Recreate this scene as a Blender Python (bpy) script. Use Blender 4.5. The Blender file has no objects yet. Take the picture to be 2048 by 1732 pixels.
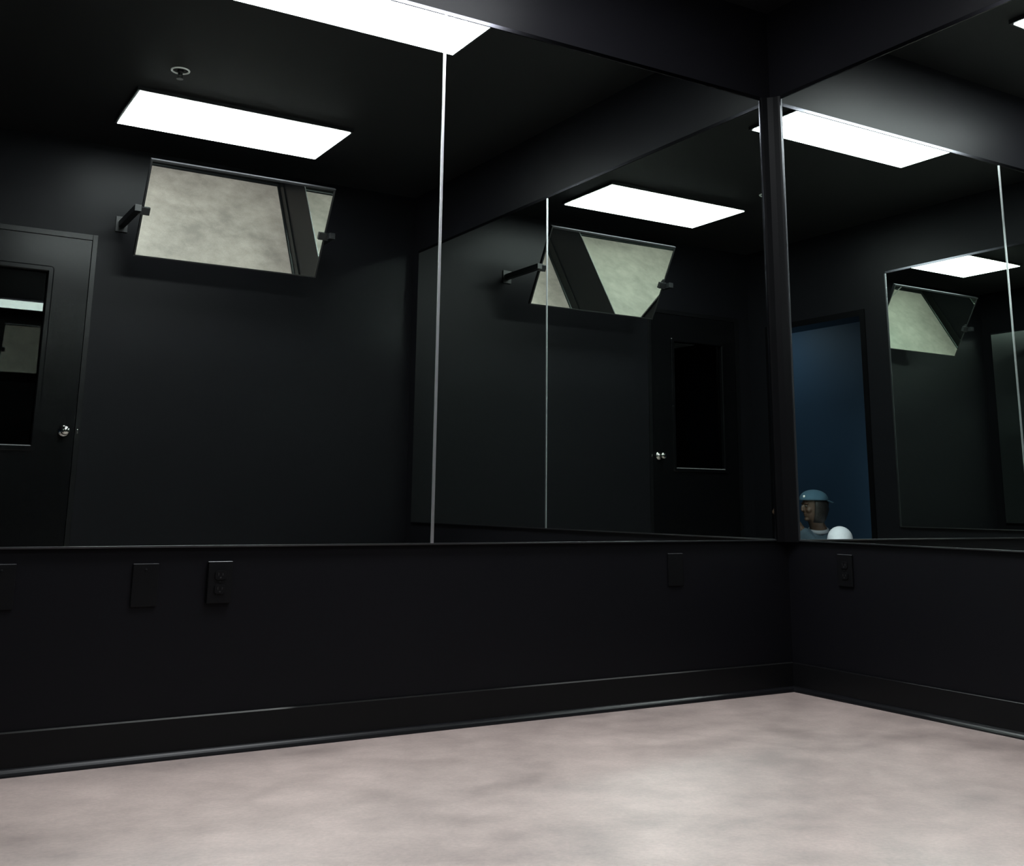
import bpy, bmesh, math, random
from mathutils import Vector, Matrix, Euler
random.seed(7)
S = bpy.context.scene
COL = S.collection
PI = math.pi

# ------------------------------------------------------------------ view / cycles
S.view_settings.view_transform = 'Standard'
S.view_settings.look = 'None'
S.view_settings.gamma = 1.0
S.view_settings.use_curve_mapping = False
S.view_settings.exposure = 0.0
cy = S.cycles
cy.max_bounces = 20
cy.glossy_bounces = 16
cy.diffuse_bounces = 6
cy.transmission_bounces = 8
cy.use_denoising = True
w = bpy.data.worlds.new('World'); S.world = w; w.use_nodes = True
w.node_tree.nodes['Background'].inputs[0].default_value = (0, 0, 0, 1)

# ------------------------------------------------------------------ room dimensions (metres)
W = 3.21        # wall A (back, y=0) runs x = -W..0 ; wall D (left) at x = -W
L = 3.52        # wall B (right, x=0) runs y = -L..0 ; wall C (front) at y = -L
H = 2.835       # ceiling
ZR, ZT = 0.568, 2.4208   # mirror bottom / top
WG = 0.012      # wall face lies this far behind the mirror face
CAM = Vector((-3.2097, -3.1649, 0.70))

# ------------------------------------------------------------------ materials
def nodes(m):
    m.use_nodes = True
    nt = m.node_tree
    return nt, nt.nodes['Principled BSDF']

def mat(name, col, rough=0.5, metal=0.0, spec=0.5, bump=None, var=None, coat=0.0):
    m = bpy.data.materials.new(name)
    nt, b = nodes(m)
    b.inputs['Base Color'].default_value = (*col, 1)
    b.inputs['Roughness'].default_value = rough
    b.inputs['Metallic'].default_value = metal
    b.inputs['Specular IOR Level'].default_value = spec
    b.inputs['Coat Weight'].default_value = coat
    tc = nt.nodes.new('ShaderNodeTexCoord')
    if var:                               # (scale, amount) soft mottling of the colour
        n = nt.nodes.new('ShaderNodeTexNoise'); n.inputs['Scale'].default_value = var[0]
        n.inputs['Detail'].default_value = 5
        nt.links.new(tc.outputs['Object'], n.inputs['Vector'])
        r = nt.nodes.new('ShaderNodeMapRange')
        r.inputs['To Min'].default_value = 1 - var[1]; r.inputs['To Max'].default_value = 1 + var[1]
        nt.links.new(n.outputs['Fac'], r.inputs['Value'])
        mx = nt.nodes.new('ShaderNodeMix'); mx.data_type = 'RGBA'; mx.blend_type = 'MULTIPLY'
        mx.inputs[0].default_value = 1
        mx.inputs[6].default_value = (*col, 1)
        nt.links.new(r.outputs['Result'], mx.inputs[7])
        nt.links.new(mx.outputs[2], b.inputs['Base Color'])
    if bump:                              # (scale, strength, distance)
        n = nt.nodes.new('ShaderNodeTexNoise'); n.inputs['Scale'].default_value = bump[0]
        n.inputs['Detail'].default_value = 3
        nt.links.new(tc.outputs['Object'], n.inputs['Vector'])
        bp = nt.nodes.new('ShaderNodeBump'); bp.inputs['Strength'].default_value = bump[1]
        bp.inputs['Distance'].default_value = bump[2]
        nt.links.new(n.outputs['Fac'], bp.inputs['Height'])
        nt.links.new(bp.outputs['Normal'], b.inputs['Normal'])
    return m

BLK = (0.0045, 0.0044, 0.0056)
M_wall = mat('black_wall_paint', BLK, 0.38, spec=0.09, bump=(220, 0.12, 0.001), var=(1.5, 0.10))
M_ceil = mat('black_ceiling_paint', (0.006, 0.006, 0.0068), 0.6, spec=0.2, bump=(180, 0.15, 0.001))
M_trim = mat('black_trim_paint', (0.0045, 0.0045, 0.005), 0.30, spec=0.10, var=(3, 0.15))
M_post = mat('black_post_paint', (0.0022, 0.0022, 0.0026), 0.40, spec=0.06)
M_door = mat('black_door_paint', (0.0018, 0.0018, 0.0022), 0.24, spec=0.16)
M_shoemold = mat('black_shoe_gloss', (0.005, 0.005, 0.006), 0.28, spec=0.30)
M_frame = mat('black_frame_gloss', (0.0025, 0.0025, 0.003), 0.30, spec=0.24)
M_plate = mat('black_plate_plastic', (0.0035, 0.0035, 0.004), 0.40, spec=0.10)
def make_edge_highlight():
    # light catching the upper edge, painted in as paler stretches along the wall
    m = mat('painted_edge_highlight', (0.004, 0.004, 0.004), 0.7, spec=0.1)
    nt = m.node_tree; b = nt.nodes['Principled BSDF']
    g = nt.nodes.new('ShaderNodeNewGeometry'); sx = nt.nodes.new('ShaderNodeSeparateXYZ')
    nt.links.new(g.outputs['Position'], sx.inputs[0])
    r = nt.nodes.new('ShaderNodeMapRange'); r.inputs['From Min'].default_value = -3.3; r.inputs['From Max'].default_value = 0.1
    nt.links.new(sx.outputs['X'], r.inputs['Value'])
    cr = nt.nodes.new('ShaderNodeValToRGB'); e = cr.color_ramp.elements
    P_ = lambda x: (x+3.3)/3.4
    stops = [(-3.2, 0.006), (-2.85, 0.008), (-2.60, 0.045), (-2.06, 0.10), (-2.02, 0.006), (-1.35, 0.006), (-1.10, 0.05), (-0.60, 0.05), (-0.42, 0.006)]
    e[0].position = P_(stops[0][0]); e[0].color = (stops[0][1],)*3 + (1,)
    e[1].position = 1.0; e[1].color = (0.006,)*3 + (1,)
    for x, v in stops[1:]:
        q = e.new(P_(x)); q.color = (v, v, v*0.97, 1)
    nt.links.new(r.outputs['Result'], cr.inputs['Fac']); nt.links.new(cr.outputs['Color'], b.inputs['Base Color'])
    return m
M_edgehi = make_edge_highlight()
M_ledgehi = mat('painted_ledge_highlight', (0.11, 0.11, 0.115), 0.7, spec=0.1)  # paler colour painting the highlight on plate tops and window ledge
M_stronghi = mat('strong_painted_highlight', (0.36, 0.36, 0.37), 0.7, spec=0.1)  # stronger painted highlight for the left wall outlet
def highlight_tops(o, m, zmin=0.5, below=99):  # upward faces get the painted highlight colour
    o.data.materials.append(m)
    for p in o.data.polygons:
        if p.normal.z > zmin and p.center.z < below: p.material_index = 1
M_slot = mat('black_slot', (0.003, 0.003, 0.003), 0.6)
M_blackmetal = mat('black_powder_coat', (0.006, 0.006, 0.007), 0.42, spec=0.4)
M_alu = mat('satin_aluminium', (0.86, 0.86, 0.90), 0.29, metal=1.0)
M_darkalu = mat('bronze_aluminium', (0.12, 0.12, 0.13), 0.30, metal=1.0)
M_dkgloss = mat('dark_gloss_metal', (0.050, 0.050, 0.058), 0.16, metal=1.0)
M_topalu = mat('dull_aluminium', (0.20, 0.20, 0.22), 0.33, metal=1.0)
M_chrome = mat('chrome', (0.48, 0.47, 0.45), 0.12, metal=1.0)
M_mirror = mat('mirror_silver', (0.872, 0.943, 0.895), 0.0, metal=1.0)
M_blue = mat('blue_hall_paint', (0.036, 0.075, 0.138), 0.6, spec=0.3, var=(0.8, 0.08))
M_white = mat('white_plastic', (0.75, 0.75, 0.74), 0.4)
M_skin = mat('skin', (0.055, 0.030, 0.019), 0.55)
M_eye = mat('eye', (0.05, 0.045, 0.04), 0.3)
M_hair = mat('dark_hair', (0.006, 0.005, 0.005), 0.55, bump=(120, 0.5, 0.004))
M_cap = mat('blue_cap_cloth', (0.035, 0.085, 0.13), 0.85, bump=(300, 0.2, 0.001))
M_shirt = mat('slate_shirt_cloth', (0.030, 0.052, 0.075), 0.85, bump=(60, 0.3, 0.004))
M_collar = mat('grey_collar_cloth', (0.18, 0.19, 0.22), 0.85)
M_trous = mat('white_trouser_cloth', (0.86, 0.86, 0.96), 0.85, bump=(11, 0.5, 0.015))
M_shoe = mat('dark_shoe', (0.02, 0.02, 0.022), 0.5)
M_cam = mat('camera_black', (0.012, 0.012, 0.012), 0.4)
M_glass_lens = mat('lens_glass', (0.01, 0.01, 0.02), 0.03, spec=0.8)

def make_glass():
    m = bpy.data.materials.new('door_glass'); nt, b = nodes(m)
    b.inputs['Base Color'].default_value = (0.85, 0.9, 0.88, 1)
    b.inputs['Roughness'].default_value = 0.0
    b.inputs['IOR'].default_value = 1.42
    b.inputs['Transmission Weight'].default_value = 1.0
    return m
M_glass = make_glass()

def make_lamp(strength):
    m = bpy.data.materials.new('lit_diffuser'); nt, b = nodes(m)
    b.inputs['Base Color'].default_value = (0.8, 0.8, 0.8, 1)
    b.inputs['Emission Color'].default_value = (0.93, 0.97, 1.0, 1)
    b.inputs['Emission Strength'].default_value = strength
    return m
M_lamp1, M_lamp2 = make_lamp(18.5), make_lamp(31.5)

def make_floor():
    m = bpy.data.materials.new('mottled_floor'); nt, b = nodes(m)
    tc = nt.nodes.new('ShaderNodeTexCoord')
    mp = nt.nodes.new('ShaderNodeMapping'); mp.inputs['Rotation'].default_value[2] = 0.5
    mp.inputs['Scale'].default_value = (1.0, 1.15, 1.0)
    nt.links.new(tc.outputs['Object'], mp.inputs['Vector'])
    def noise(scale, detail, rough=0.5, src=mp, dist=0.0):
        n = nt.nodes.new('ShaderNodeTexNoise')
        n.inputs['Scale'].default_value = scale; n.inputs['Detail'].default_value = detail
        n.inputs['Roughness'].default_value = rough; n.inputs['Distortion'].default_value = dist
        nt.links.new(src.outputs[0], n.inputs['Vector']); return n
    big = noise(1.6, 5, 0.6, dist=0.3)
    mid = noise(7.0, 6, 0.65, dist=0.2)
    fine = noise(90, 3, 0.6)
    r1 = nt.nodes.new('ShaderNodeValToRGB')
    e = r1.color_ramp.elements
    e[0].position = 0.37; e[0].color = (0.235, 0.180, 0.167, 1)
    e[1].position = 0.63; e[1].color = (0.455, 0.358, 0.332, 1)
    x = e.new(0.5); x.color = (0.345, 0.270, 0.250, 1)
    add = nt.nodes.new('ShaderNodeMix'); add.data_type = 'FLOAT'
    add.inputs[0].default_value = 0.45
    nt.links.new(big.outputs['Fac'], add.inputs[2]); nt.links.new(mid.outputs['Fac'], add.inputs[3])
    nt.links.new(add.outputs[0], r1.inputs['Fac'])
    r2 = nt.nodes.new('ShaderNodeMapRange')
    r2.inputs['From Min'].default_value = 0.3; r2.inputs['From Max'].default_value = 0.7
    r2.inputs['To Min'].default_value = 0.88; r2.inputs['To Max'].default_value = 1.10
    nt.links.new(fine.outputs['Fac'], r2.inputs['Value'])
    mx = nt.nodes.new('ShaderNodeMix'); mx.data_type = 'RGBA'; mx.blend_type = 'MULTIPLY'
    mx.inputs[0].default_value = 1
    nt.links.new(r1.outputs['Color'], mx.inputs[6]); nt.links.new(r2.outputs['Result'], mx.inputs[7])
    nt.links.new(mx.outputs[2], b.inputs['Base Color'])
    b.inputs['Roughness'].default_value = 0.46
    b.inputs['Specular IOR Level'].default_value = 0.55
    b.inputs['Coat Weight'].default_value = 1.0
    b.inputs['Coat Roughness'].default_value = 0.52
    return m
M_floor = make_floor()

# ------------------------------------------------------------------ mesh helpers
def bx(bm, x0, x1, y0, y1, z0, z1):
    v = [bm.verts.new(p) for p in ((x0,y0,z0),(x1,y0,z0),(x1,y1,z0),(x0,y1,z0),(x0,y0,z1),(x1,y0,z1),(x1,y1,z1),(x0,y1,z1))]
    return [bm.faces.new([v[i] for i in q]) for q in ((0,3,2,1),(4,5,6,7),(0,1,5,4),(1,2,6,5),(2,3,7,6),(3,0,4,7))]

def prism(bm, pts, a0, a1, axis):
    """closed profile pts (2D, in the two other axes) swept along axis 0/1/2 from a0 to a1"""
    def P(p, a):
        if axis == 0: return (a, p[0], p[1])
        if axis == 1: return (p[0], a, p[1])
        return (p[0], p[1], a)
    A = [bm.verts.new(P(p, a0)) for p in pts]; B = [bm.verts.new(P(p, a1)) for p in pts]
    n = len(pts)
    for i in range(n):
        bm.faces.new((A[i], A[(i+1) % n], B[(i+1) % n], B[i]))
    bm.faces.new(A[::-1]); bm.faces.new(B)

def lathe(bm, prof, c, axis='Z', seg=28):
    """prof: list of (radius, height)"""
    rings = []
    for r, h in prof:
        ring = []
        for i in range(seg):
            a = 2*PI*i/seg
            p = Vector((r*math.cos(a), r*math.sin(a), h))
            if axis == 'Y': p = Vector((p.x, p.z, p.y))
            if axis == '-Y': p = Vector((p.x, -p.z, p.y))
            if axis == '-X': p = Vector((-p.z, p.x, p.y))
            ring.append(bm.verts.new(p + Vector(c)))
        rings.append(ring)
    for k in range(len(rings)-1):
        for i in range(seg):
            j = (i+1) % seg
            bm.faces.new((rings[k][i], rings[k][j], rings[k+1][j], rings[k+1][i]))
    bm.faces.new(rings[0][::-1]); bm.faces.new(rings[-1])

def obj(name, bm, m, parent=None, smooth=False, bevel=0.0):
    if bevel:
        bmesh.ops.bevel(bm, geom=list(bm.edges), offset=bevel, segments=2, affect='EDGES', profile=0.6)
    bmesh.ops.recalc_face_normals(bm, faces=bm.faces)
    me = bpy.data.meshes.new(name); bm.to_mesh(me); bm.free()
    me.materials.append(m)
    if smooth:
        for p in me.polygons: p.use_smooth = True
    o = bpy.data.objects.new(name, me); COL.objects.link(o)
    if parent:
        o.parent = parent
        o.matrix_parent_inverse = parent.matrix_world.inverted()
    return o

def boxobj(name, m, box, parent=None, bevel=0.0, smooth=False):
    bm = bmesh.new(); bx(bm, *box); return obj(name, bm, m, parent, smooth, bevel)

def root(name, loc, label, cat, group=None, kind=None):
    o = bpy.data.objects.new(name, None); COL.objects.link(o); o.location = loc
    o.empty_display_size = 0.05
    o.matrix_world = Matrix.Translation(loc)
    if label: o['label'] = label
    if cat: o['category'] = cat
    if group: o['group'] = group
    if kind: o['kind'] = kind
    return o

def struct(o, label=None, cat=None):
    o['kind'] = 'structure'
    if label: o['label'] = label
    if cat: o['category'] = cat
    return o

# ------------------------------------------------------------------ shell
TH = 0.20
HX = -4.75                                  # far wall of the hall behind the doorway
DY0, DY1, DZ = -3.29, -2.31, 2.14           # doorway opening in the left wall
CX0, CX1, CZ = -3.075, -2.115, 2.255        # door opening in the front wall
struct(boxobj('floor', M_floor, (HX-0.2, 0.3, -L-2.4, 0.3, -0.12, 0.0)), 'pale pinkish grey mottled floor of the mirror room', 'floor')
struct(boxobj('ceiling', M_ceil, (-W-TH, 0.3, -L-0.3, 0.3, H, H+0.12)), 'matt black painted ceiling with two lit panels', 'ceiling')
struct(boxobj('wall_back', M_wall, (-W-TH, 0.3, WG, 0.3, 0, H)), 'black wall carrying the long mirror left of the corner', 'wall')
struct(boxobj('wall_right', M_wall, (WG, 0.3, -L-0.3, WG, 0, H)), 'black wall carrying the mirror right of the corner', 'wall')
bm = bmesh.new()
bx(bm, CX1, WG, -L-0.15, -L, 0, H); bx(bm, -W-TH, CX0, -L-0.15, -L, 0, H); bx(bm, CX0, CX1, -L-0.15, -L, CZ, H)
struct(obj('wall_front', bm, M_wall), 'black wall with the tilted mirror and glazed door, seen in reflection', 'wall')
struct(boxobj('wall_left', M_wall, (-W-TH, -W, DY1, WG, 0, H)), 'black wall with a mirror beside the open doorway, seen in the corner reflection', 'wall')
struct(boxobj('wall_left_lintel', M_wall, (-W-TH, -W, DY0, DY1, DZ, H)), 'black wall piece above the open doorway', 'wall')
struct(boxobj('wall_left_pier', M_wall, (-W-TH, -W, -L, DY0, 0, H)), 'short black wall piece between the doorway and the glazed door wall', 'wall')
# hall beyond the doorway
struct(boxobj('wall_hall', M_blue, (HX-0.15, HX, -L-2.4, -0.9, 0, 2.6)), 'deep blue hall wall beyond the open doorway', 'wall')
bm = bmesh.new()
bx(bm, HX-0.15, -W-TH, -L-2.55, -L-2.4, 0, 2.6); bx(bm, HX-0.15, -W-TH, -0.9, -0.75, 0, 2.6); bx(bm, -W-TH, -W-TH+0.15, -L-2.4, -L-0.15, 0, 2.6)
struct(obj('wall_hall_side', bm, M_wall), 'dark side walls of the hall beyond the doorway', 'wall')
struct(boxobj('ceiling_hall', M_ceil, (HX-0.15, -W-TH, -L-2.4, -0.9, 2.6, 2.7)), 'dark ceiling of the hall beyond the doorway', 'ceiling')

# baseboards: flat board with a thin eased top, quarter-round shoe at the floor
def base_profile(s):
    # distances in front of the wall face, heights
    return [(0, 0.0), (0.011, 0.0), (0.011, 0.1035), (0.0095, 0.1055), (0.008, 0.106), (0, 0.106)]
def shoe_profile():
    r = 0.017; pts = [(0.0105, 0.0)]
    for k in range(7):
        a = k/6*PI/2
        pts.append((0.0105 + r*math.cos(a), r*1.15*math.sin(a)))
    return pts
def board(name, axis, a0, a1, face, sgn, label):
    bm = bmesh.new()
    prism(bm, [(face+sgn*d, z) for d, z in base_profile(1)], a0, a1, axis)
    o = struct(obj(name, bm, M_trim), label, 'baseboard')
    if name == 'baseboard_back': highlight_tops(o, M_edgehi)
    bm = bmesh.new()
    prism(bm, [(face+sgn*d, z) for d, z in shoe_profile()], a0, a1, axis)
    s = obj('shoe_molding', bm, M_shoemold, o, smooth=False)
    return o
board('baseboard_back', 0, -W, WG, WG, -1, 'black baseboard with rounded shoe molding under the left mirror wall')
board('baseboard_right', 1, -L, WG, WG, -1, 'black baseboard with rounded shoe molding under the right mirror wall')
board('baseboard_front', 0, CX1+0.03, WG, -L, 1, 'black baseboard below the tilted mirror, right of the glazed door')
board('baseboard_left', 1, DY1+0.05, WG, -W, 1, 'black baseboard beside the open doorway')

# corner bead filling the gap between the two mirrors
e = 0.060
pts = [(WG, WG), (-e, WG), (-e, 0.002), (-0.050, -0.004), (-0.030, -0.013), (-0.013, -0.030), (-0.004, -0.050), (0.002, -e), (WG, -e)]
bm = bmesh.new(); prism(bm, pts, ZR-0.006, ZT+0.004, 2)
struct(obj('trim_1', bm, M_post), 'black rounded corner post between the two mirrors', 'trim')

# doorway frame in the left wall
bm = bmesh.new()
fw = 0.035
bx(bm, -W-TH-0.006, -W+0.006, DY1-0.012, DY1+fw, 0, DZ+fw)
bx(bm, -W-TH-0.006, -W+0.004, DY0-fw, DY0+0.012, 0, DZ+fw)
bx(bm, -W-TH-0.006, -W+0.006, DY0+0.012, DY1-0.012, DZ-0.012, DZ+fw)
struct(obj('trim_2', bm, M_door), 'black frame lining the open doorway to the blue hall', 'trim')

# ------------------------------------------------------------------ wall mirrors
def mirror_panel(name, wall, a0, a1, label, left=None, right=None):
    """wall 'A' (along x), 'B' (along y), 'D' (along y on the left wall); a0<a1"""
    if wall == 'A': box = lambda u0,u1,d0,d1,z0,z1: (u0, u1, WG-d1, WG-d0, z0, z1); base = ((a0+a1)/2, 0, ZR)
    if wall == 'B': box = lambda u0,u1,d0,d1,z0,z1: (WG-d1, WG-d0, u0, u1, z0, z1); base = (0, (a0+a1)/2, ZR)
    if wall == 'D': box = lambda u0,u1,d0,d1,z0,z1: (-W+d0, -W+d1, u0, u1, z0, z1); base = (-W, (a0+a1)/2, ZR)
    r = root(name, base, label, 'mirror', 'wall mirror panels')
    boxobj('mirror_glass', M_mirror, box(a0+0.0015, a1-0.0015, 0.0005, WG, ZR+0.002, ZT-0.002), r)
    boxobj('bottom_channel', M_darkalu, box(a0, a1, 0.0, WG+0.0035, ZR-0.003, ZR+0.002), r, bevel=0.0006)
    boxobj('top_channel', M_dkgloss, box(a0, a1, 0.0, WG+0.0030, ZT-0.012, ZT+0.004), r, bevel=0.0008)
    for side, u in (('lo', a0), ('hi', a1)):
        k = left if side == 'lo' else right
        if not k: continue
        m, wd = k
        s = 1 if side == 'lo' else -1
        u0, u1 = sorted((u - s*wd*0.5, u + s*wd*0.5))
        boxobj('side_channel', m, box(u0, u1, 0.0, WG+0.0030, ZR+0.002, ZT-0.012), r, bevel=0.0008)
    return r
mirror_panel('wall_mirror', 'A', -1.5877, -0.063, 'mirror panel just left of the corner post, right of the long bright seam', left=(M_alu, 0.0095), right=(M_dkgloss, 0.007))
mirror_panel('wall_mirror', 'A', -W+0.004, -1.5877, 'large mirror panel filling the left half, reflecting the door and tilted mirror', left=None)
mirror_panel('wall_mirror', 'B', -1.7661, -0.063, 'mirror panel just right of the corner post, reflecting the blue doorway', left=(M_alu, 0.0095), right=(M_darkalu, 0.007))
mirror_panel('wall_mirror', 'B', -3.417, -1.7661, 'mirror panel at the far end of the right wall, seen reflected beyond its seam')
mirror_panel('wall_mirror', 'D', -2.055, -0.02, 'mirror panel beside the open doorway, seen deep in the corner reflection', left=(M_darkalu, 0.012))

# ------------------------------------------------------------------ ceiling light panels
def light_panel(x0, x1, y0, y1, label, M_lamp):
    r = root('ceiling_light', ((x0+x1)/2, (y0+y1)/2, H), label, 'light', 'ceiling light panels')
    t = 0.014
    bm = bmesh.new()
    bx(bm, x0-t, x0, y0-t, y1+t, H-0.020, H); bx(bm, x1, x1+t, y0-t, y1+t, H-0.020, H)
    bx(bm, x0, x1, y0-t, y0, H-0.020, H); bx(bm, x0, x1, y1, y1+t, H-0.020, H)
    obj('frame', bm, M_blackmetal, r)
    bm = bmesh.new(); nx, ny = 24, 12; g = []
    for i in range(nx+1):
        row = []
        for j in range(ny+1):
            u, v = i/nx, j/ny
            z = H-0.0225 - 0.010*math.sin(PI*u)**0.8*math.sin(PI*v)**0.8
            row.append(bm.verts.new((x0+(x1-x0)*u, y0+(y1-y0)*v, z)))
        g.append(row)
    for i in range(nx):
        for j in range(ny):
            bm.faces.new((g[i][j], g[i][j+1], g[i+1][j+1], g[i+1][j]))
    # closed back so that the diffuser is a solid tray
    top = [bm.verts.new((x, y, H-0.001)) for x, y in ((x0,y0),(x1,y0),(x1,y1),(x0,y1))]
    bm.faces.new(top)
    obj('diffuser', bm, M_lamp, r, smooth=True)
    return r
light_panel(-2.1527, -0.9515, -3.000, -2.4214, 'lit ceiling panel over the tilted mirror, farther from the corner', M_lamp1)
light_panel(-2.2500, -0.9759, -1.110, -0.535, 'lit ceiling panel close to the left mirror wall, top edge of the photo', M_lamp2)

# ------------------------------------------------------------------ tilted mirror on two arms
tc = Vector((-1.384, -3.108, 2.366)); hw, hh = 0.5675, 0.298
ca, sa = math.cos(0.508), math.sin(0.508)     # local x along the wall, y up the slant, z out of the reflecting face
Rm = Matrix.Rotation(0.008, 4, 'Z') @ Matrix((Vector((1, 0, 0)), Vector((0, sa, ca)), Vector((0, ca, -sa)))).transposed().to_4x4()
tx0, tx1 = tc.x - hw, tc.x + hw
TM = Matrix.Translation(tc) @ Rm
tr = root('tilted_mirror', (tc.x, -L, tc.z), 'rectangular mirror tilted downwards on two black arms above the black wall', 'mirror')
def tilt(name, box, m, bevel=0.0, parent=tr):
    bm = bmesh.new(); bx(bm, *box)
    if bevel: bmesh.ops.bevel(bm, geom=list(bm.edges), offset=bevel, segments=2, affect='EDGES', profile=0.6)
    bm.transform(TM)
    return obj(name, bm, m, parent)
tilt('mirror_glass', (-hw+0.006, hw-0.006, -hh+0.006, hh-0.006, -0.006, 0.0), M_mirror)
tilt('backing_board', (-hw+0.004, hw-0.004, -hh+0.004, hh-0.004, -0.020, -0.0065), M_blackmetal)
bm = bmesh.new()
for b in ((-hw, -hw+0.010, -hh, hh, -0.022, 0.003), (hw-0.010, hw, -hh, hh, -0.022, 0.003), (-hw+0.010, hw-0.010, -hh, -hh+0.007, -0.022, 0.003), (-hw+0.010, hw-0.010, hh-0.014, hh-0.004, -0.022, 0.003)): bx(bm, *b)
bm.transform(TM); obj('frame', bm, M_blackmetal, tr)
tilt('top_edge_strip', (-hw, hw, hh-0.004, hh+0.001, -0.022, 0.0045), M_topalu, 0.0008)
for s, xe in ((-1, tx0), (1, tx1)):
    xa = xe + s*0.032
    bm = bmesh.new(); bx(bm, xa-0.019, xa+0.019, -L, tc.y+0.045, tc.z-0.036, tc.z+0.002)
    a = obj('arm', bm, M_blackmetal, tr, bevel=0.0015)
    boxobj('wall_flange', M_blackmetal, (xa-0.035, xa+0.035, -L, -L+0.008, tc.z-0.065, tc.z+0.031), a, bevel=0.001)
    bm = bmesh.new()
    x_in = xe - s*0.045
    bx(bm, min(x_in, xa-0.01*s), max(x_in, xa-0.01*s), -0.035, 0.012, 0.0, 0.022)
    bm.transform(Matrix.Translation(Vector((0, tc.y, tc.z))) @ Rm)
    obj('clip', bm, M_blackmetal, a, bevel=0.001)

# ------------------------------------------------------------------ glazed door in the front wall
yf = -L
d = root('door_1', ((CX0+CX1)/2, yf-0.03, 0), 'black glazed door', 'door', kind='structure')
d['label'] = 'black door with a tall glass window and chrome knob, at left in the reflection'
bm = bmesh.new()
bx(bm, CX0-0.002, CX0+0.030, yf-0.13, yf+0.006, 0, CZ); bx(bm, CX1-0.026, CX1+0.004, yf-0.13, yf+0.006, 0, CZ+0.003)
bx(bm, CX0+0.030, CX1-0.026, yf-0.13, yf+0.006, CZ-0.030, CZ+0.003)
obj('door_frame', bm, M_frame, d, bevel=0.0015)
lx0, lx1, lz1 = CX0+0.033, CX1-0.029, CZ-0.033
wx0, wx1, wz0, wz1 = -2.885, -2.368, 0.985, 2.01
ly0, ly1 = yf-0.045, yf+0.002
bm = bmesh.new()
bx(bm, lx0, wx0, ly0, ly1, 0.008, lz1); bx(bm, wx1, lx1, ly0, ly1, 0.008, lz1)
bx(bm, wx0, wx1, ly0, ly1, 0.008, wz0); bx(bm, wx0, wx1, ly0, ly1, wz1, lz1)
obj('door_leaf', bm, M_door, d)
boxobj('glass_pane', M_glass, (wx0-0.004, wx1+0.004, yf-0.026, yf-0.020, wz0-0.004, wz1+0.004), d)
# raised window trim with rounded corners
def rrect(x0, x1, z0, z1, r, n=5):
    out = []
    for cx, cz, a0 in ((x1-r, z1-r, 0), (x0+r, z1-r, PI/2), (x0+r, z0+r, PI), (x1-r, z0+r, 1.5*PI)):
        for k in range(n+1):
            a = a0 + k/n*PI/2; out.append((cx+r*math.cos(a), cz+r*math.sin(a)))
    return out
def ring_frame(name, x0, x1, z0, z1, wd, y_in, y_out, m, parent, r=0.022, lip=0.006):
    bm = bmesh.new()
    loops = []
    for off, y in ((0, y_in), (0, y_out-lip), (lip, y_out), (wd-lip, y_out), (wd, y_out-lip), (wd, y_in)):
        loops.append([bm.verts.new((x, y, z)) for x, z in rrect(x0+off, x1-off, z0+off, z1-off, max(r-off, 0.004))])
    n = len(loops[0])
    for k in range(len(loops)-1):
        for i in range(n):
            j = (i+1) % n
            bm.faces.new((loops[k][i], loops[k][j], loops[k+1][j], loops[k+1][i]))
    return obj(name, bm, m, parent)
highlight_tops(ring_frame('window_trim', wx0-0.028, wx1+0.028, wz0-0.028, wz1+0.028, 0.034, ly1-0.02, ly1+0.013, M_door, d), M_ledgehi, 0.5, 1.05)  # lower ledge painted paler, as if lit from above
bm = bmesh.new()
kx, kz = -2.202, 1.078
lathe(bm, [(0.033, 0.0), (0.033, 0.004), (0.029, 0.009), (0.013, 0.012), (0.011, 0.035), (0.020, 0.044), (0.0265, 0.056), (0.026, 0.066), (0.018, 0.073), (0.004, 0.075)], (kx, ly1, kz), 'Y')
obj('door_knob', bm, M_chrome, d, smooth=True)
boxobj('strike_plate', M_chrome, (CX1-0.016, CX1-0.008, yf+0.0055, yf+0.008, kz-0.012, kz+0.012), d, bevel=0.001)

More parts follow.
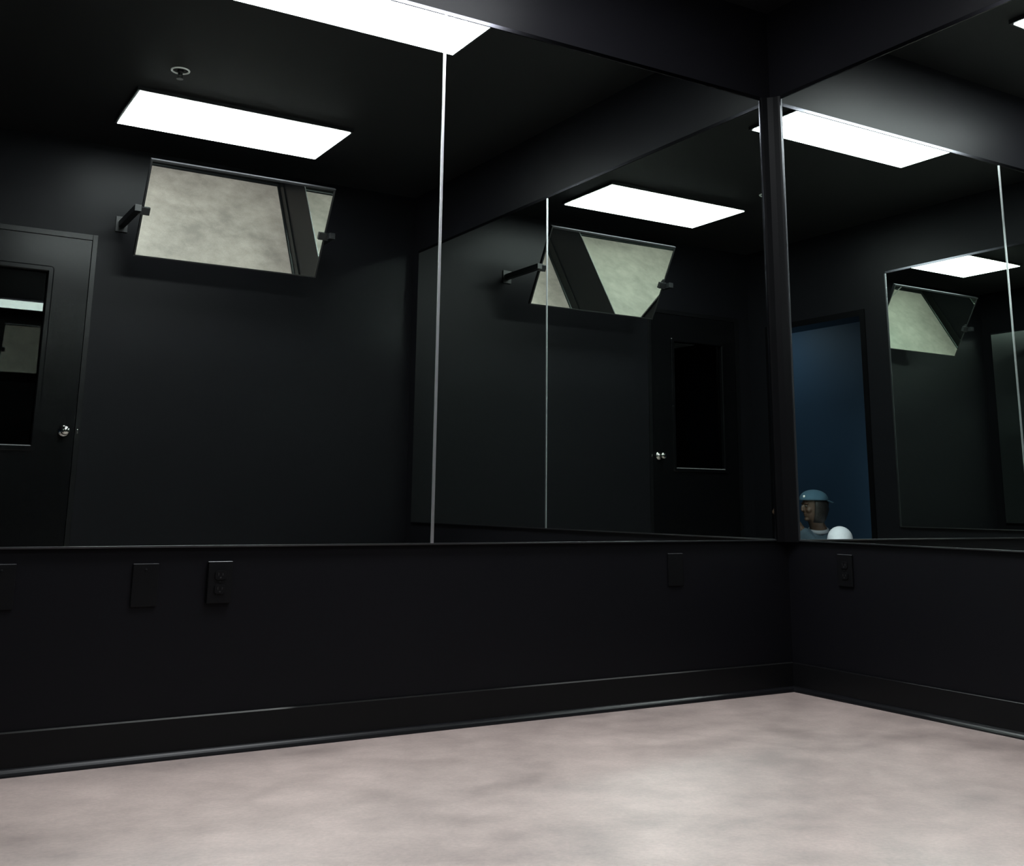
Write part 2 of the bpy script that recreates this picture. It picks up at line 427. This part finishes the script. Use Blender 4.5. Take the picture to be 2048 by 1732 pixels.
# ------------------------------------------------------------------ outlets and plates
def plate(kind, wall, u, zc, depth, label):
    """plate face parallel to wall A (u = x) or wall B (u = y)"""
    loc = (u, WG, zc) if wall == 'A' else (WG, u, zc)
    r = root('wall_outlet' if kind == 'duplex' else 'wall_plate', loc, label, 'outlet' if kind == 'duplex' else 'wall plate', 'black plates under the mirrors')
    Mx = Matrix.Translation(Vector(loc)) if wall == 'A' else Matrix.Translation(Vector(loc)) @ Matrix.Rotation(-PI/2, 4, 'Z')
    # local: x along wall, -y towards the room, z up
    def lb(name, box, m, bevel, parent):
        bm = bmesh.new(); bx(bm, *box)
        if bevel: bmesh.ops.bevel(bm, geom=list(bm.edges), offset=bevel, segments=2, affect='EDGES', profile=0.6)
        bm.transform(Mx)
        return obj(name, bm, m, parent)
    hw_, hh_ = 0.0355, 0.058
    highlight_tops(lb('cover', (-hw_, hw_, -depth, 0.0, -hh_, hh_), M_plate, 0.0022, r), M_stronghi if kind == 'duplex' and wall == 'A' else M_ledgehi, 0.6)  # top edge highlight painted into the cover colour
    if kind == 'duplex':
        for s in (1, -1):
            zc_ = s*0.0195
            bm = bmesh.new()
            n = 20; A = []; B = []
            for k in range(n):
                a = 2*PI*k/n
                x = max(-0.0165, min(0.0165, 0.020*math.cos(a))); z = zc_ + 0.0140*max(-0.95, min(0.95, math.sin(a)*1.1))
                A.append(bm.verts.new((x, -depth, z))); B.append(bm.verts.new((x*0.96, -depth-0.0035, zc_+(z-zc_)*0.94)))
            for k in range(n):
                bm.faces.new((A[k], A[(k+1) % n], B[(k+1) % n], B[k]))
            bm.faces.new(B)
            bm.transform(Mx)
            rc = obj('receptacle', bm, M_plate, r)
            bm = bmesh.new()
            bx(bm, -0.0072, -0.0052, -depth-0.0040, -depth-0.0034, zc_-0.001, zc_+0.007)
            bx(bm, 0.0052, 0.0072, -depth-0.0040, -depth-0.0034, zc_-0.001, zc_+0.006)
            bx(bm, -0.0022, 0.0022, -depth-0.0040, -depth-0.0034, zc_-0.0085, zc_-0.0045)
            bm.transform(Mx); obj('slots', bm, M_slot, rc)
    bm = bmesh.new()
    lathe(bm, [(0.0035, 0.0), (0.0035, 0.001), (0.002, 0.0016)], (0, 0, 0), '-Y', 12)
    bm.transform(Mx @ Matrix.Translation(Vector((0, -depth, 0 if kind == 'duplex' else 0.041))))
    obj('screw', bm, M_plate, r)
    return r
plate('duplex', 'A', -2.271, 0.466, 0.014, 'black duplex outlet with bright top edge under the left mirror panel')
plate('blank', 'A', -2.480, 0.463, 0.007, 'black blank plate just left of the duplex outlet on the left wall')
plate('blank', 'A', -2.850, 0.468, 0.007, 'black blank plate at the far left edge under the mirror')
plate('blank', 'A', -0.571, 0.466, 0.007, 'black blank plate on the left wall near the room corner')
plate('duplex', 'B', -0.280, 0.467, 0.009, 'black duplex outlet on the right wall below the reflected doorway')

# ------------------------------------------------------------------ sprinkler in the ceiling
sp = root('fire_sprinkler', (-2.03, -2.075, H), 'small ceiling sprinkler with a pale ring, seen above the reflected light panel', 'sprinkler')
bm = bmesh.new()
seg = 36; prof = [(0.048, 0.0), (0.047, -0.004), (0.043, -0.006), (0.039, -0.004), (0.038, 0.0)]
rings = [[bm.verts.new((-2.03+r*math.cos(2*PI*i/seg), -2.075+r*math.sin(2*PI*i/seg), H+z)) for i in range(seg)] for r, z in prof]
for k in range(len(prof)-1):
    for i in range(seg):
        bm.faces.new((rings[k][i], rings[k][(i+1) % seg], rings[k+1][(i+1) % seg], rings[k+1][i]))
obj('escutcheon_ring', bm, M_white, sp, smooth=True)
bm = bmesh.new()
lathe(bm, [(0.016, 0.0), (0.016, -0.010), (0.010, -0.014), (0.009, -0.024), (0.004, -0.026)], (-2.03, -2.075, H), 'Z', 20)
for s in (-1, 1):
    bx(bm, -2.03+s*0.010-0.002, -2.03+s*0.010+0.002, -2.077, -2.073, H-0.044, H-0.012)
obj('sprinkler_body', bm, M_blackmetal, sp)
bm = bmesh.new(); lathe(bm, [(0.017, -0.047), (0.017, -0.0455), (0.004, -0.043)], (-2.03, -2.075, H), 'Z', 20)
obj('deflector', bm, M_darkalu, sp)

# ------------------------------------------------------------------ added fill light for the hall, no fitting seen
ld = bpy.data.lights.new('hall_fill', 'AREA'); ld.shape = 'DISK'; ld.size = 0.26; ld.energy = 5.5; ld.color = (0.85, 0.93, 1.0)
lo_ = bpy.data.objects.new('hall_fill', ld); COL.objects.link(lo_); lo_.location = (-4.10, -4.6, 2.58)

# ------------------------------------------------------------------ the person in the doorway
fwd = Vector((0.7122, 0.7020, 0)); lef = Vector((-0.7020, 0.7122, 0))
O2 = Vector((CAM.x, CAM.y, 0))
def P(l, f, z): return O2 + lef*l + fwd*f + Vector((0, 0, z))

import numpy as np
def surface(prims, voxel, k=0.012):
    """one closed surface round a list of primitives, blended smoothly where they meet.
    primitive: ('c', a, b, ra, rb) tapered capsule or ('e', matrix3, centre, radii) ellipsoid; world coordinates"""
    lo = np.full(3, 1e9); hi = np.full(3, -1e9)
    for p in prims:
        if p[0] == 'c':
            for q, r in ((p[1], p[3]), (p[2], p[4])):
                lo = np.minimum(lo, np.array(q)-r); hi = np.maximum(hi, np.array(q)+r)
        else:
            m_ = max(p[3]); lo = np.minimum(lo, np.array(p[2])-m_); hi = np.maximum(hi, np.array(p[2])+m_)
    lo -= 4*voxel; hi += 4*voxel
    n = np.ceil((hi-lo)/voxel).astype(int) + 1
    D = np.full(n, 0.06, dtype=np.float32)
    for p in prims:
        if p[0] == 'c':
            a, b, ra, rb = np.array(p[1]), np.array(p[2]), p[3], p[4]
            l_, h_ = np.minimum(a-ra, b-rb), np.maximum(a+ra, b+rb)
        else:
            c = np.array(p[2]); m_ = max(p[3]); l_, h_ = c-m_, c+m_
        i0 = np.maximum(((l_-0.045-lo)/voxel).astype(int), 0); i1 = np.minimum(((h_+0.045-lo)/voxel).astype(int)+2, n)
        g = np.stack(np.meshgrid(*[lo[t]+voxel*np.arange(i0[t], i1[t]) for t in range(3)], indexing='ij'), -1).astype(np.float32)
        if p[0] == 'c':
            ab = b-a; h = np.clip(((g-a)@ab)/max(ab@ab, 1e-9), 0, 1)
            d = np.linalg.norm(g-(a+h[..., None]*ab), axis=-1) - (ra+(rb-ra)*h)
        else:
            R = np.array(p[1]); q = ((g-c)@R)/np.array(p[3])
            k0 = np.linalg.norm(q, axis=-1); k1 = np.linalg.norm(q/np.array(p[3]), axis=-1)
            d = k0*(k0-1)/np.maximum(k1, 1e-6)
        sl = tuple(slice(i0[t], i1[t]) for t in range(3))
        A = D[sl]; kk = p[5] if p[0] == 'c' and len(p) > 5 else (p[4] if p[0] == 'e' and len(p) > 4 else k)
        hh_ = np.clip(0.5+0.5*(A-d)/kk, 0, 1)
        D[sl] = A*(1-hh_)+d*hh_ - kk*hh_*(1-hh_)
    # surface nets
    S_ = D < 0
    cells = np.array(n)-1
    acc = np.zeros((*cells, 3), np.float32); cnt = np.zeros(cells, np.float32)
    corner = [(x, y, z) for x in (0, 1) for y in (0, 1) for z in (0, 1)]
    sub = lambda o: tuple(slice(o[t], o[t]+cells[t]) for t in range(3))
    for ia in range(8):
        for ib in range(ia+1, 8):
            ca_, cb_ = np.array(corner[ia]), np.array(corner[ib])
            if abs(ca_-cb_).sum() != 1: continue
            da, db = D[sub(ca_)], D[sub(cb_)]
            x = (da < 0) != (db < 0)
            t = np.where(x, da/np.where(x, da-db, 1), 0)
            for ax in range(3):
                acc[..., ax] += np.where(x, ca_[ax]+(cb_[ax]-ca_[ax])*t, 0)
            cnt += x
    act = cnt > 0
    ids = np.full(cells, -1, int); ids[act] = np.arange(act.sum())
    base = np.stack(np.nonzero(act), -1)
    V = lo + voxel*(base + acc[act]/cnt[act][:, None])
    F = []
    for ax in range(3):
        u, v = [(1, 2), (2, 0), (0, 1)][ax]
        s0 = [slice(1, cells[t]) for t in range(3)]; s1 = list(s0)
        s0[ax] = slice(0, cells[ax]); s1[ax] = slice(1, cells[ax]+1)
        A, B = S_[tuple(s0)], S_[tuple(s1)]
        for flip, msk in ((False, A & ~B), (True, ~A & B)):
            idx = np.stack(np.nonzero(msk), -1)
            off = np.ones(3, int); off[ax] = 0
            c0 = idx + off
            eu = np.zeros(3, int); eu[u] = 1; ev = np.zeros(3, int); ev[v] = 1
            q = [ids[tuple((c0-eu-ev).T)], ids[tuple((c0-ev).T)], ids[tuple(c0.T)], ids[tuple((c0-eu).T)]]
            F.append(np.stack(q[::-1] if flip else q, -1))
    F = np.concatenate(F)
    me = bpy.data.meshes.new('surface'); me.from_pydata(V.tolist(), [], F.tolist()); me.update()
    return me
def chain(pts, k=None):
    """[((l,f,z), r), ...] -> tapered capsules"""
    out = []
    for (a, ra), (b, rb) in zip(pts[:-1], pts[1:]):
        c = ('c', tuple(P(*a)), tuple(P(*b)), ra, rb)
        out.append(c + (k,) if k else c)
    return out

def mesh_obj(name, me, m, parent=None):
    me.name = name; me.materials.clear(); me.materials.append(m)
    for p in me.polygons: p.use_smooth = True
    o = bpy.data.objects.new(name, me); COL.objects.link(o)
    if parent: o.parent = parent
    return o

HC = P(0.215, -0.13, 0.700)                       # head centre
face = (lef*-0.90 + fwd*0.44).normalized()        # turned towards the camera held up at its right
side = Vector((0, 0, 1)).cross(face).normalized() # the head's left
HM = Matrix((face, side, Vector((0, 0, 1)))).transposed().to_4x4()
HM.translation = HC
def head_shape(v):
    """unit sphere -> skull with jaw (x forward, y left, z up)"""
    x, y, z = v
    X, Y, Z = x*0.095, y*0.074, z*0.118
    if z < 0:
        t = -z
        Y *= 1 - 0.34*t*t
        if x < 0: X *= 1 - 0.45*t
        else: X *= 1 - 0.10*t
    if z > 0 and x < 0: X *= 1.04
    return Vector((X, Y, Z))
def sphere_mesh(fn, M, seg=40, ring=28, cut=None):
    bm = bmesh.new(); bmesh.ops.create_uvsphere(bm, u_segments=seg, v_segments=ring, radius=1)
    for v in bm.verts: v.co = fn(v.co.copy())
    bm.transform(M)
    me = bpy.data.meshes.new('s'); bm.to_mesh(me); bm.free(); return me
HR = [list(r_) for r_ in HM.to_3x3()]
def ell(c, r, k=0.006):
    return ('e', HR, tuple(HM @ Vector(c)), r, k)
headparts = [ell((-0.006, 0, 0.026), (0.096, 0.075, 0.090), 0.02), ell((0.022, 0, -0.045), (0.064, 0.058, 0.072), 0.03),   # skull, jaw
             ell((0.096, 0, -0.014), (0.017, 0.011, 0.026), 0.008), ell((0.101, 0, -0.030), (0.012, 0.015, 0.010), 0.006),   # nose
             ell((0.079, 0, -0.060), (0.010, 0.024, 0.006), 0.004), ell((0.077, 0, -0.072), (0.010, 0.021, 0.007), 0.004),   # lips
             ell((0.068, 0, -0.100), (0.018, 0.022, 0.015), 0.012),                                                          # chin
             ell((0.080, 0.030, 0.024), (0.012, 0.024, 0.008), 0.008), ell((0.080, -0.030, 0.024), (0.012, 0.024, 0.008), 0.008),
             ell((0.066, 0.040, -0.030), (0.018, 0.020, 0.018), 0.012), ell((0.066, -0.040, -0.030), (0.018, 0.020, 0.018), 0.012),
             ell((-0.004, 0.077, -0.008), (0.017, 0.008, 0.030)), ell((-0.004, -0.077, -0.008), (0.017, 0.008, 0.030))]       # ears
# skeleton joints (l, f, z)
pel = (0.250, -0.420, 0.130)
sp1 = (0.255, -0.390, 0.270)
che = (0.250, -0.270, 0.405)
nb = (0.245, -0.195, 0.505)
nk = (0.225, -0.150, 0.590)
shR, elR, wrR = (0.095, -0.100, 0.455), (0.045, -0.045, 0.270), (0.030, -0.055, 0.560)
shL, elL, wrL = (0.395, -0.270, 0.430), (0.285, -0.060, 0.290), (0.085, -0.045, 0.555)
hpL, knL, anL = (0.325, -0.440, 0.125), (0.405, -0.110, 0.452), (0.430, 0.070, 0.085)
hpR, knR, anR = (0.190, -0.420, 0.125), (0.200, -0.030, 0.195), (0.360, 0.020, 0.060)
limbs = (chain([(pel, 0.120), (sp1, 0.112), (che, 0.115), (nb, 0.064), (nk, 0.054), ((0.216, -0.138, 0.650), 0.054)], 0.03) +
         chain([(shR, 0.056), (elR, 0.041), (wrR, 0.026)], 0.02) + chain([(shL, 0.056), (elL, 0.041), (wrL, 0.026)], 0.02) +
         chain([(che, 0.100), (shR, 0.056)], 0.03) + chain([(che, 0.100), (shL, 0.056)], 0.03) +
         chain([(pel, 0.110), (hpL, 0.090), (knL, 0.060), (anL, 0.040), ((0.440, 0.220, 0.036), 0.030)], 0.02) +
         chain([(pel, 0.110), (hpR, 0.090), (knR, 0.060), (anR, 0.040), ((0.480, -0.055, 0.040), 0.030)], 0.02))
# camera body axes: the camera looks along the view direction
yaw, pitch = 0.5409, 0.2078
vd = Vector((math.sin(yaw)*math.cos(pitch), math.cos(yaw)*math.cos(pitch), math.sin(pitch)))
vr = Vector((math.cos(yaw), -math.sin(yaw), 0)); vu = vr.cross(vd)
def CP(r, u, f): return CAM + vr*r + vu*u + vd*f
def toLF(p):
    q = p - O2; return (q.dot(lef), q.dot(fwd), q.z)
def hand(wr, sgn):
    """hand holding one end of the small camera; sgn=+1: right end"""
    chains = []
    base = Vector(P(*wr))
    palm = CP(sgn*0.074, -0.032, -0.080)
    kn = [CP(sgn*(0.070-0.001*i), 0.022-0.019*i, -0.054) for i in range(4)]
    tips = [(CP(sgn*0.072, 0.024-0.019*i, -0.030), CP(sgn*0.060, 0.026-0.019*i, -0.019), CP(sgn*(0.042+0.004*i), 0.027-0.019*i, -0.0185)) for i in range(4)]
    wl = toLF(base)
    out = chain([(wl, 0.025), (toLF(CP(sgn*0.076, -0.030, -0.082)), 0.018)], 0.012)
    for i in range(4):                                            # palm: a fan of metacarpals, then the finger
        rr = (0.0088, 0.0092, 0.0088, 0.0076)[i]
        out += chain([(toLF(CP(sgn*0.076, -0.030, -0.082)), 0.015), (toLF(kn[i]), rr*1.12)], 0.010)
        out += chain([(toLF(kn[i]), rr), (toLF(tips[i][0]), rr*0.97), (toLF(tips[i][1]), rr*0.9), (toLF(tips[i][2]), rr*0.78)], 0.003)
    out += chain([(toLF(palm), 0.013), (toLF(CP(sgn*0.052, -0.032, -0.072)), 0.0108), (toLF(CP(sgn*0.036, -0.014, -0.0685)), 0.0095), (toLF(CP(sgn*0.026, 0.004, -0.0665)), 0.0080)], 0.005)
    return out
hands = hand(wrR, 1) + hand(wrL, -1)
body = surface(limbs + headparts + hands, 0.0045)
person = mesh_obj('person', body, M_skin)
person['label'] = 'person in a blue cap and white trousers sitting in the doorway holding a camera'
person['category'] = 'person'

# eyes
for s in (1, -1):
    me = sphere_mesh(lambda v: Vector((0.083+v.x*0.010, s*0.031+v.y*0.013, 0.004+v.z*0.008)), HM, 16, 12)
    mesh_obj('eye', me, M_eye, person)
# clothes follow the body, a little outside it
shirt = surface(chain([((0.250, -0.425, 0.160), 0.142), (sp1, 0.136), (che, 0.138), ((0.246, -0.215, 0.478), 0.086)], 0.03) +
                chain([(che, 0.120), (shR, 0.070), (elR, 0.054), ((0.034, -0.053, 0.500), 0.040)], 0.03) +
                chain([(che, 0.120), (shL, 0.070), (elL, 0.056), ((0.135, -0.044, 0.494), 0.040)], 0.03), 0.008)
mesh_obj('shirt', shirt, M_shirt, person)
trous = surface(chain([((0.250, -0.430, 0.140), 0.134), (hpL, 0.104), ((0.368, -0.270, 0.320), 0.098), (knL, 0.090), ((0.418, -0.020, 0.270), 0.086), ((0.430, 0.066, 0.110), 0.066)], 0.03) +
                chain([((0.250, -0.430, 0.140), 0.134), (hpR, 0.104), (knR, 0.084), ((0.335, 0.014, 0.085), 0.062)], 0.03), 0.008)
mesh_obj('trousers', trous, M_trous, person)
# collar
bm = bmesh.new()
seg = 28; n = 8; rings = []
for i in range(seg):
    a = 2*PI*i/seg; ring = []
    c = P(0.243, -0.192, 0.515 - 0.018*math.sin(a)) + lef*(0.074*math.cos(a)) + fwd*(0.074*math.sin(a))
    rd = (lef*math.cos(a) + fwd*math.sin(a))
    for k in range(n):
        b_ = 2*PI*k/n
        ring.append(bm.verts.new(c + rd*(0.009*math.cos(b_)) + Vector((0, 0, 0.016*math.sin(b_)))))
    rings.append(ring)
for i in range(seg):
    for k in range(n):
        bm.faces.new((rings[i][k], rings[(i+1) % seg][k], rings[(i+1) % seg][(k+1) % n], rings[i][(k+1) % n]))
o = obj('collar', bm, M_collar, person, smooth=True); o['label'] = 'pale grey collar'
# shoes
def shoe(an, toe):
    a = Vector(an); t = Vector(toe)
    d_ = (t-a); 
    p = lambda s, z: tuple((a.x+d_.x*s, a.y+d_.y*s, z))
    return surface(chain([(p(-0.35, 0.050), 0.046), (p(0.25, 0.052), 0.047), (p(0.75, 0.044), 0.042), (p(1.05, 0.038), 0.036)], 0.02), 0.005)
mesh_obj('shoe', shoe(anL, (0.440, 0.235, 0.03)), M_shoe, person)
mesh_obj('shoe', shoe(anR, (0.500, -0.060, 0.03)), M_shoe, person)
# hair: a cap of hair round the back and sides down to the neck
def hair_fn(v):
    x, y, z = v
    p = head_shape(Vector((x, y, max(z, -0.55))))
    k = 1.13
    p = Vector((p.x*k, p.y*1.22, p.z*k))
    if z < -0.1: p.z -= (-z-0.1)*0.075; p.x -= 0.010
    if x > 0.30: p.x = min(p.x, 0.040)
    p.x -= 0.012
    p.z = min(p.z, 0.085)
    return p
mesh_obj('hair', sphere_mesh(hair_fn, HM), M_hair, person)
# cap: flattened dome with its peak turned to the back
def cap_fn(v):
    x, y, z = v
    zz = max(z, -0.02)
    return Vector((x*0.118-0.002, y*0.104, 0.052 + zz*0.090*(1-0.08*zz)))
cap = sphere_mesh(cap_fn, HM)
bm = bmesh.new(); bm.from_mesh(cap)
inv = HM.inverted()
n = 18; top = []; bot = []
for r_ in (0.092, 0.155):
    top.append([bm.verts.new(HM @ Vector((-r_*math.cos(a)*1.05, r_*math.sin(a)*0.92, 0.058 - (0.030 if r_ > 0.1 else 0.0) + 0.006))) for a in [(-0.95+1.9*i/n) for i in range(n+1)]])
    bot.append([bm.verts.new(HM @ Vector((-r_*math.cos(a)*1.05, r_*math.sin(a)*0.92, 0.058 - (0.030 if r_ > 0.1 else 0.0)))) for a in [(-0.95+1.9*i/n) for i in range(n+1)]])
for i in range(n):
    bm.faces.new((top[0][i], top[0][i+1], top[1][i+1], top[1][i])); bm.faces.new((bot[0][i], bot[1][i], bot[1][i+1], bot[0][i+1]))
    bm.faces.new((top[1][i], top[1][i+1], bot[1][i+1], bot[1][i]))
me = bpy.data.meshes.new('cap'); bmesh.ops.recalc_face_normals(bm, faces=bm.faces); bm.to_mesh(me); bm.free()
capo = mesh_obj('cap', me, M_cap, person)
me = sphere_mesh(lambda v: Vector((0.098+v.x*0.010, 0.034+v.y*0.012, 0.078+v.z*0.012)), HM, 16, 12)  # white blob added on the cap to stand for a glint
o = mesh_obj('cap_glint', me, M_white, capo); o['label'] = 'small white glint added as a solid spot'

# ------------------------------------------------------------------ the camera held by the person
cr = root('compact_camera', CP(0, -0.03, -0.04), 'small black camera held up in the doorway by the person', 'camera')
CMt = Matrix((vr, vu, -vd)).transposed().to_4x4(); CMt.translation = CAM
def cb(name, box, m, bevel, parent):
    bm = bmesh.new(); bx(bm, *box)
    if bevel: bmesh.ops.bevel(bm, geom=list(bm.edges), offset=bevel, segments=3, affect='EDGES', profile=0.6)
    bm.transform(CMt); return obj(name, bm, m, parent)
cb('body', (-0.054, 0.054, -0.033, 0.032, 0.028, 0.056), M_cam, 0.004, cr)
bm = bmesh.new(); lathe(bm, [(0.024, 0.030), (0.024, 0.014), (0.020, 0.010), (0.015, 0.012)], (0, 0, 0), 'Z', 28); bm.transform(CMt); obj('lens', bm, M_glass_lens, cr, smooth=False)
cb('shutter_button', (0.034, 0.046, 0.032, 0.036, 0.036, 0.048), M_alu, 0.0015, cr)
cb('flash', (-0.046, -0.030, 0.016, 0.027, 0.0265, 0.0285), M_white, 0.0006, cr)

# ------------------------------------------------------------------ camera
cam = bpy.data.cameras.new('view_camera'); co = bpy.data.objects.new('view_camera', cam); COL.objects.link(co)
roll = 0.0122
R_ = vr*math.cos(roll) + vu*math.sin(roll); U_ = -vr*math.sin(roll) + vu*math.cos(roll)
Mc = Matrix((R_, U_, -vd)).transposed().to_4x4(); Mc.translation = CAM
co.matrix_world = Mc
cam.sensor_fit = 'HORIZONTAL'; cam.sensor_width = 36.0
cam.lens = 36.0*2132.2337/2048.0
cam.shift_x = (1024-1018.438)/2048.0
cam.shift_y = -(866-556.1705)/2048.0
cam.clip_start = 0.004; cam.clip_end = 60
S.camera = co
